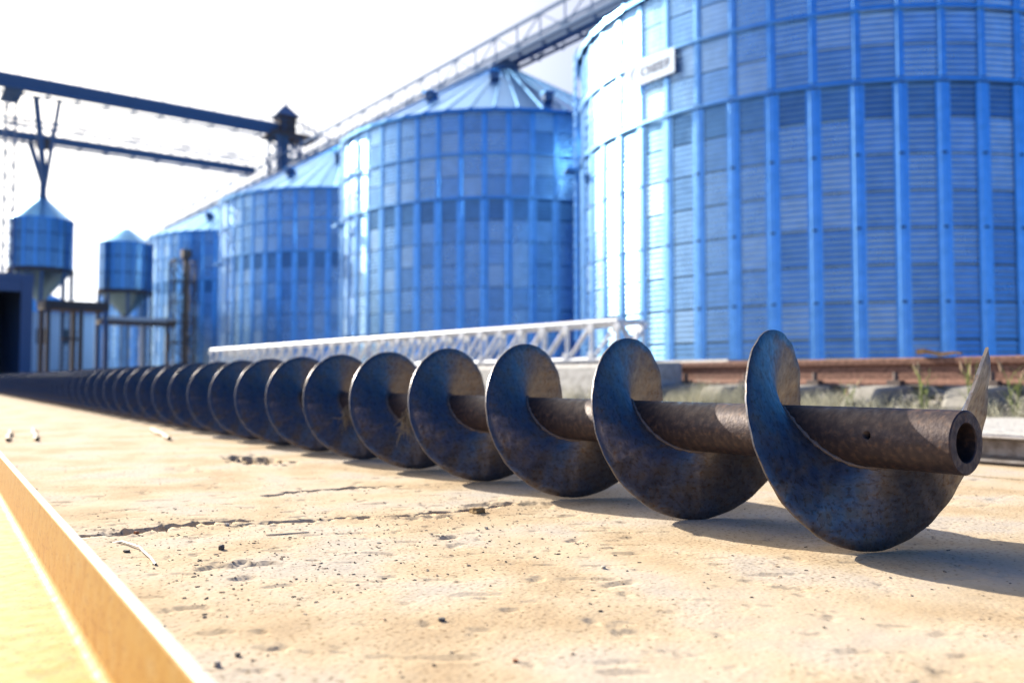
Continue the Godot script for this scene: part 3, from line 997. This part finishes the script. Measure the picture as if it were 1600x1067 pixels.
	for e in [0, 6]:
		var q: PackedVector3Array = wp[e]
		for v in [q[0], q[1], q[2], q[0], q[2], q[3]]: ws.add_vertex(v)
	ws.generate_normals()
	var wn := part(self, "timber_scrap", ws.commit(), mats["brown_wood"], Transform3D(Basis(Vector3.UP, ROW - PI * 0.5 + 0.35), wsp))
	tag(wn, "bent scrap of brown timber lying on the near rail", "scrap")
	# pale concrete platform under the truss
	var pf := part(self, "loading_platform", prism(PackedVector2Array([Vector2(7.55, -0.08), Vector2(10.2, -0.08), Vector2(10.2, 0.5), Vector2(10.16, 0.52), Vector2(7.6, 0.52), Vector2(7.55, 0.49)]), -25.0, -6.1), mats["pale_concrete"], Transform3D(Basis(Vector3.UP, ROW), Vector3.ZERO))
	tag(pf, "pale concrete platform carrying the white lattice truss", "platform")
	var pb := part(self, "concrete_block", prism(PackedVector2Array([Vector2(4.86, 0.05), Vector2(5.32, 0.05), Vector2(5.32, 0.42), Vector2(5.29, 0.44), Vector2(4.93, 0.43), Vector2(4.88, 0.40)]), -8.4, -4.75), mats["pale_concrete"], Transform3D(Basis(Vector3.UP, ROW), Vector3.ZERO))
	tag(pb, "pale concrete block lying below the near end of the white truss", "block")
	rng.seed = 401
	scatter("ballast_gravel", "grey gravel of the track bed", 402, 5200, gravel_spot, mats["gravel_stone"], "gravel")
	# dry grass along the kerb and the track
	rng.seed = 403
	var mm := MultiMesh.new()
	mm.transform_format = MultiMesh.TRANSFORM_3D
	mm.mesh = blade(1.0, 0.018, Vector3(0.35, 0, 0.1))
	mm.instance_count = 5200
	for k in 5200:
		var x := 4.78 + absf(rng.randfn(0.0, 0.16))
		var z := -rng.randf_range(1.2, 10.0)
		if k % 4 == 0: z = -rng.randf_range(2.4, 4.7)
		var patch := n_big.get_noise_2d(x * 0.6, z * 0.9)
		var h := rng.randf_range(0.04, 0.13) * (1.0 + 0.9 * patch)
		if z < -3.8: h *= 1.35
		mm.set_instance_transform(k, Transform3D(Basis(Vector3.UP, rng.randf() * TAU) * Basis(Vector3.RIGHT, rng.randf_range(-0.4, 0.4)) * Basis.from_scale(Vector3(0.22, h, 0.22)), Vector3(x, ballast_y(x) - 0.01, z)))
	var go := MultiMeshInstance3D.new()
	go.name = "dry_grass"
	go.multimesh = mm
	go.material_override = mats["dry_grass_blade"]
	go.rotation.y = ROW
	add_child(go)
	tag(go, "short dry grass between the kerb and the track", "grass", "", "stuff")
	weed("green weed in front of the timber scrap on the rail", row(4.95, 0.08, 2.55), 0.34, 11, 6)
	weed("tall weed between the timber scrap and the tip of the flight", row(4.9, 0.08, 2.25), 0.36, 12, 6)
	weed("weed just left of the upright flight tip at the auger's end", row(4.92, 0.08, 2.04), 0.33, 13, 5)
	weed("weed nearest the right edge of the picture", row(4.86, 0.08, 1.72), 0.36, 14, 8)
	weed("small weed seen behind the near end of the pipe", row(4.9, 0.08, 3.0), 0.24, 15, 4)

func truss() -> void:
	var far_dir := deg_to_rad(39.35) - atan(930.0 / 1330.0)
	var t := thing("lattice_truss", "long white painted lattice truss lying behind the auger", "truss", Vector3.ZERO, far_dir)
	var m: Material = mats["white_paint"]
	var x0 := 7.8
	var w := 0.46
	var y0 := 0.545
	var y1 := 1.03
	var z0 := 7.4
	var z1 := 21.6
	var bays := 30
	for x in [x0, x0 + w]:
		for y in [y0, y1]:
			bar(t, "chord", Vector3(x, y, -z0), Vector3(x, y, -z1), 0.075, 0.075, m, true)
	for k in bays + 1:
		var z := -(z0 + (z1 - z0) * k / bays)
		var zn := -(z0 + (z1 - z0) * (k + 1) / bays)
		for x in [x0, x0 + w]:
			bar(t, "upright", Vector3(x, y0 + 0.035, z), Vector3(x, y1 - 0.035, z), 0.045, 0.045, m, true)
			for y in [y0 + 0.06, y1 - 0.06]:
				box(t, "gusset_plate", Vector3(x - 0.034, y, z), Vector3(0.012, 0.08, 0.10), m)
			if k < bays:
				bar(t, "diagonal", Vector3(x + 0.004, y1 - 0.03, z - 0.03), Vector3(x + 0.004, y0 + 0.03, zn + 0.03), 0.04, 0.04, m, true)
		for y in [y0, y1]:
			bar(t, "cross_tie", Vector3(x0 + 0.035, y, z), Vector3(x0 + w - 0.035, y, z), 0.05, 0.05, m)
			if k < bays:
				bar(t, "plan_brace", Vector3(x0 + 0.03, y + 0.003, z), Vector3(x0 + w - 0.03, y + 0.003, zn), 0.04, 0.04, m)
	# end frame, lightly leaning brace
	bar(t, "end_brace", Vector3(x0, y1, -z0), Vector3(x0 + w, y0, -z0), 0.05, 0.05, m)
	bar(t, "end_brace", Vector3(x0 + w, y1 - 0.02, -z0 + 0.05), Vector3(x0, y0, -z0 + 0.05), 0.05, 0.05, m)

# ------------------------------------------------------------------ the auger
func flight_mesh(f0: float, f1: float, ri: float, ro: float, th: float, segs: int, pull := 0.0) -> ArrayMesh:
	var st := SurfaceTool.new()
	st.begin(Mesh.PRIMITIVE_TRIANGLES)
	var nz := noise(19, 1.3, 2)
	var rad := [ri, ri + 0.02, 0.5 * (ri + ro), ro - 0.02, ro - 0.0015, ro]
	var fr: Array = []
	var bk: Array = []
	for i in segs + 1:
		var f := f0 + (f1 - f0) * i / segs
		var z := -PITCH * f / TAU - pull * (1.0 - smoothstep(0.8, 4.2, f))
		var a := PackedVector3Array()
		var b := PackedVector3Array()
		for k in rad.size():
			var r: float = rad[k]
			var w := nz.get_noise_2d(cos(f) * 2.0, sin(f) * 2.0) * 0.004 * (r - ri) / (ro - ri)
			var t := th * 0.5 - (0.0012 if k == rad.size() - 1 else 0.0)
			a.append(Vector3(r * sin(f), r * cos(f), z + w + t))
			b.append(Vector3(r * sin(f), r * cos(f), z + w - t))
		fr.append(a)
		bk.append(b)
	add_grid(st, fr, false, 1)
	add_grid(st, bk, true, 2)
	var rim: Array = []
	for i in segs + 1:
		rim.append(PackedVector3Array([fr[i][5], bk[i][5]]))
	add_grid(st, rim, false, 3)
	st.set_smooth_group(4294967295)
	for e in [0, segs]:
		for k in 5:
			for v in [fr[e][k], fr[e][k + 1], bk[e][k + 1], fr[e][k], bk[e][k + 1], bk[e][k]]: st.add_vertex(v)
	st.generate_normals()
	return st.commit()

func bead_mesh(f0: float, f1: float, r: float, off: float, segs: int, pull := 0.0) -> ArrayMesh:
	var pts: Array = []
	var rad: Array = []
	for i in segs + 1:
		var f := f0 + (f1 - f0) * i / segs
		pts.append(Vector3(r * sin(f), r * cos(f), -PITCH * f / TAU + off - pull * (1.0 - smoothstep(0.8, 4.2, f))))
		rad.append(0.0042 + 0.0012 * sin(i * 1.9) + 0.0008 * sin(i * 5.1))
	return tube(pts, rad, 6)

# hollow pipe along -z with a drilled bolt hole on the side turned to the yard
func shaft_mesh(length: float) -> ArrayMesh:
	var R := 0.0525
	var st := SurfaceTool.new()
	st.begin(Mesh.PRIMITIVE_TRIANGLES)
	var zs: Array = []
	var z := 0.002
	while z < 0.26:
		zs.append(z)
		z += 0.0016 if z > 0.12 and z < 0.165 else 0.012
	zs.append_array([0.3, 0.6, 1.2, 2.5, 5.0, 10.0, length])
	var n := 180
	var rows_: Array = []
	for q in zs:
		var ring := PackedVector3Array()
		for k in n + 1:
			var a := TAU * k / n
			var rr := R
			var d := Vector2((a - 4.83) * R, q - 0.143).length()
			if d < 0.0066: rr = R - 0.022
			ring.append(Vector3(rr * sin(a), rr * cos(a), -q))
		rows_.append(ring)
	add_grid(st, rows_, false, 1)
	var prof := [Vector2(R, 0.002), Vector2(R - 0.002, 0.0), Vector2(0.0330, 0.0), Vector2(0.0318, 0.002), Vector2(0.0315, 1.5), Vector2(0.0, 1.5)]
	for p in prof.size() - 1:
		var rr2: Array = []
		for e in [prof[p], prof[p + 1]]:
			var ring := PackedVector3Array()
			for k in 91:
				var a := TAU * k / 90
				ring.append(Vector3(e.x * sin(a), e.x * cos(a), -e.y))
			rr2.append(ring)
		add_grid(st, rr2, true, 10 + p)
	st.generate_normals()
	return st.commit()

func auger() -> void:
	var turns := 54
	var z_top := -1.079
	var au := thing("screw_auger", "long rusty steel screw auger with spiral flights lying on the slab", "auger", Vector3(AUGER_X, 0.2, z_top + PITCH))
	# pipe, hollow at its near end, with a bolt hole
	var near_z := -0.707 - (z_top + PITCH)
	var length := turns * PITCH + 0.1
	part(au, "shaft", shaft_mesh(length), mats["pipe_steel"], Transform3D(Basis.IDENTITY, Vector3(0, 0, near_z)))
	var f0 := deg_to_rad(38.0)
	part(au, "flight", flight_mesh(f0, TAU, 0.0515, 0.2, 0.006, 112, 0.024), mats["flight_steel"])
	part(au, "weld_bead", bead_mesh(f0, TAU, 0.0535, 0.004, 70, 0.024), mats["weld_metal"])
	var fm := flight_mesh(0.0, TAU, 0.0515, 0.2, 0.006, 112)
	var bm := bead_mesh(0.0, TAU, 0.0535, 0.004, 70)
	for k in range(1, turns):
		var xf := Transform3D(Basis.IDENTITY, Vector3(0, 0, -PITCH * k))
		part(au, "flight", fm, mats["flight_steel"], xf)
		part(au, "weld_bead", bm, mats["weld_metal"], xf)
	# tufts of dry straw caught on the flights
	var spots := [[4.42, 0.9, "clump of dry straw hanging from the fifth flight of the auger"], [5.55, 0.75, "wisp of dry straw caught between flights six and seven"], [8.45, 0.8, "small straw tuft caught far along the auger"]]
	rng.seed = 91
	for s in spots:
		var f: float = s[0] * TAU
		var base := Vector3(AUGER_X - 0.055, 0.2, z_top + PITCH - PITCH * s[0])
		var tuft := thing("straw_tuft", s[2], "straw", base, 0.0, "straw caught on the auger")
		var flow: Vector3 = Vector3(-0.35, -1.0, 0.35 + 0.2 * s[1]).normalized()
		for k in 60:
			var t0 := rng.randf()
			var p: Vector3 = flow * t0 * 0.07 * s[1] + Vector3(rng.randfn(0.0, 0.008), rng.randfn(0.0, 0.010), rng.randfn(0.0, 0.012))
			var pts: Array = [p]
			var v: Vector3 = (flow + Vector3(rng.randfn(0.0, 0.5), rng.randfn(0.0, 0.4), rng.randfn(0.0, 0.5))).normalized()
			var l: float = rng.randf_range(0.008, 0.026) * s[1]
			for j in 3:
				v = (v + Vector3(rng.randfn(0.0, 0.35), rng.randfn(-0.15, 0.3), rng.randfn(0.0, 0.35))).normalized()
				p += v * l
				pts.append(p)
			part(tuft, "straw", tube(pts, [0.001, 0.0013, 0.0011, 0.0005], 4), mats["dry_straw"])

func yellow_channel() -> void:
	# upturned channel of yellow painted steel, floor on the slab, flange towards the auger
	var turn := -(atan(930.0 / 1330.0) - atan(905.0 / 1330.0))
	var xr := 0.1485
	var out := PackedVector2Array()
	var fl := 0.011
	var yt := 0.1026
	out.append(Vector2(-0.2, 0.003))
	out.append(Vector2(xr + fl - 0.003, 0.003))
	out.append(Vector2(xr + fl, 0.006))
	out.append(Vector2(xr + fl, yt - 0.002))
	out.append(Vector2(xr + fl - 0.0015, yt))
	out.append(Vector2(xr + 0.0015, yt))
	out.append(Vector2(xr, yt - 0.002))
	for k in 7:
		var a := PI * 0.5 * k / 6.0
		out.append(Vector2(xr - 0.012 - 0.002 + 0.012 * cos(a), 0.024 - 0.012 * sin(a)))
	out.append(Vector2(-0.19, 0.012))
	out.append(Vector2(-0.19, yt))
	out.append(Vector2(-0.2, yt))
	var n := thing("yellow_beam", "yellow painted steel channel with an upturned edge, in the near left corner", "beam", Vector3.ZERO, turn)
	part(n, "channel", prism(out, -6.5, 0.9), mats["yellow_paint"])
	part(n, "sun_glint_strip", prism(PackedVector2Array([Vector2(xr + 0.0006, yt + 0.0002), Vector2(xr + fl - 0.0006, yt + 0.0002), Vector2(xr + fl - 0.0016, yt + 0.0014), Vector2(xr + 0.0016, yt + 0.0014)]), -6.5, 0.9), mats["sun_glint_steel"])  # pale smooth strip added as the sun glint on the flange top

func litter() -> void:
	rng.seed = 55
	scatter("grit", "fine grit and crumbs strewn over the concrete slab", 56, 6500, grit_spot, mats["grit"], "grit")
	# the brown lump of stone by the crack
	var items := [
		["stone", "squarish brown lump of stone at the right end of the crack", 1.113, -1.609, 0.036, 0.024, "brown_stone"],
		["stone", "flat grey stone between the crack and the white wire", 0.506, -1.536, 0.013, 0.012, "grey_stone"],
		["stone", "dark chip lying just right of the white wire's upper end", 0.368, -1.625, 0.012, 0.007, "grey_stone"],
		["stone", "dark pebble near the lower left, beside the yellow beam's edge", 0.329, -0.939, 0.007, 0.006, "grey_stone"],
		["stone", "greenish pale pebble lowest by the yellow beam", 0.300, -0.919, 0.008, 0.008, "pale_stone"],
		["stone", "pale pebble of a touching pair below the brown stone", 1.008, -1.427, 0.008, 0.007, "pale_stone"],
		["stone", "small tan pebble alone in the middle of the bright slab", 0.945, -1.013, 0.008, 0.007, "pale_stone"],
		["stone", "dark flat crumb in the lower middle of the slab", 0.584, -0.925, 0.009, 0.006, "grey_stone"],
		["stone", "dark crumb nearest the bottom edge, right of the middle", 0.565, -0.745, 0.007, 0.004, "rust_chip"],
		["stone", "dark stone above the white wire, right of the long crack", 0.759, -1.419, 0.009, 0.006, "grey_stone"],
		["stone", "orange brick crumb in the long crack", 0.425, -1.80, 0.010, 0.008, "rust_chip"],
		["stone", "second crumb in the crack, pale, further right", 0.60, -1.79, 0.012, 0.008, "pale_stone"],
		["stone", "grey lump in the right part of the crack", 0.935, -1.675, 0.016, 0.010, "grey_stone"],
	]
	var k := 0
	for it in items:
		var r := rock(200 + k * 3, 0.32, 1)
		var p := row(it[2], 0.0, -it[3])
		p.y = slab_h(it[2], it[3]) + it[5] * 0.33
		var s := part(self, numbered(it[0]), r, mats[it[6]], Transform3D(Basis(Vector3.UP, k * 1.3) * Basis.from_scale(Vector3(it[4] * 1.15, it[5], it[4])), p))
		tag(s, it[1], "stone", "stones lying on the slab")
		k += 1
	var sticks := [
		["short pale stick lying nearest the left edge of the slab", 0.53, -4.77, 0.64, -5.6, 0.011],
		["second short pale stick, right of the leftmost one", 0.755, -5.65, 0.65, -4.72, 0.012],
		["broken pale stick lying close to the far part of the auger", 1.31, -5.25, 1.182, -4.39, 0.013],
		["thin dry twig below the left end of the crack", 0.62, -1.62, 0.70, -1.60, 0.0016],
	]
	for s in sticks:
		var a := row(s[1], 0.0, -s[2])
		var b := row(s[3], 0.0, -s[4])
		var o := thing("stick", s[0], "stick", a, 0.0, "sticks lying on the slab")
		var pts: Array = []
		var rad: Array = []
		for i in 7:
			var t := i / 6.0
			var q := (b - a) * t
			pts.append(q + Vector3(0.006 * sin(i * 2.1), s[5] + slab_h(lerpf(s[1], s[3], t), lerpf(s[2], s[4], t)), 0.0))
			rad.append(s[5] * (1.0 - 0.25 * t + 0.08 * sin(i * 3.0)) if i > 0 and i < 6 else s[5] * 0.7)
		part(o, "bark", tube(pts, rad, 9), mats["pale_stick"])
		if s[5] > 0.01:
			part(o, "twig_stub", tube([pts[3], pts[3] + Vector3(0.02, s[5] * 1.2, 0.015)], [s[5] * 0.4, s[5] * 0.2], 5), mats["pale_stick"])
	var w: Array = [[0.371, -1.743], [0.381, -1.719], [0.387, -1.669], [0.392, -1.63], [0.388, -1.596], [0.385, -1.53], [0.379, -1.474]]
	var wp: Array = []
	var wr: Array = []
	for i in w.size():
		var y := slab_h(w[i][0], w[i][1]) + 0.0022 + 0.003 * sin(PI * i / 6.0)
		wp.append(row(w[i][0], y, -w[i][1]))
		wr.append(0.0022)
	var wn := part(self, "wire", tube(wp, wr, 7), mats["white_wire"])
	tag(wn, "bent piece of whitish wire lying on the slab by the yellow beam", "wire")
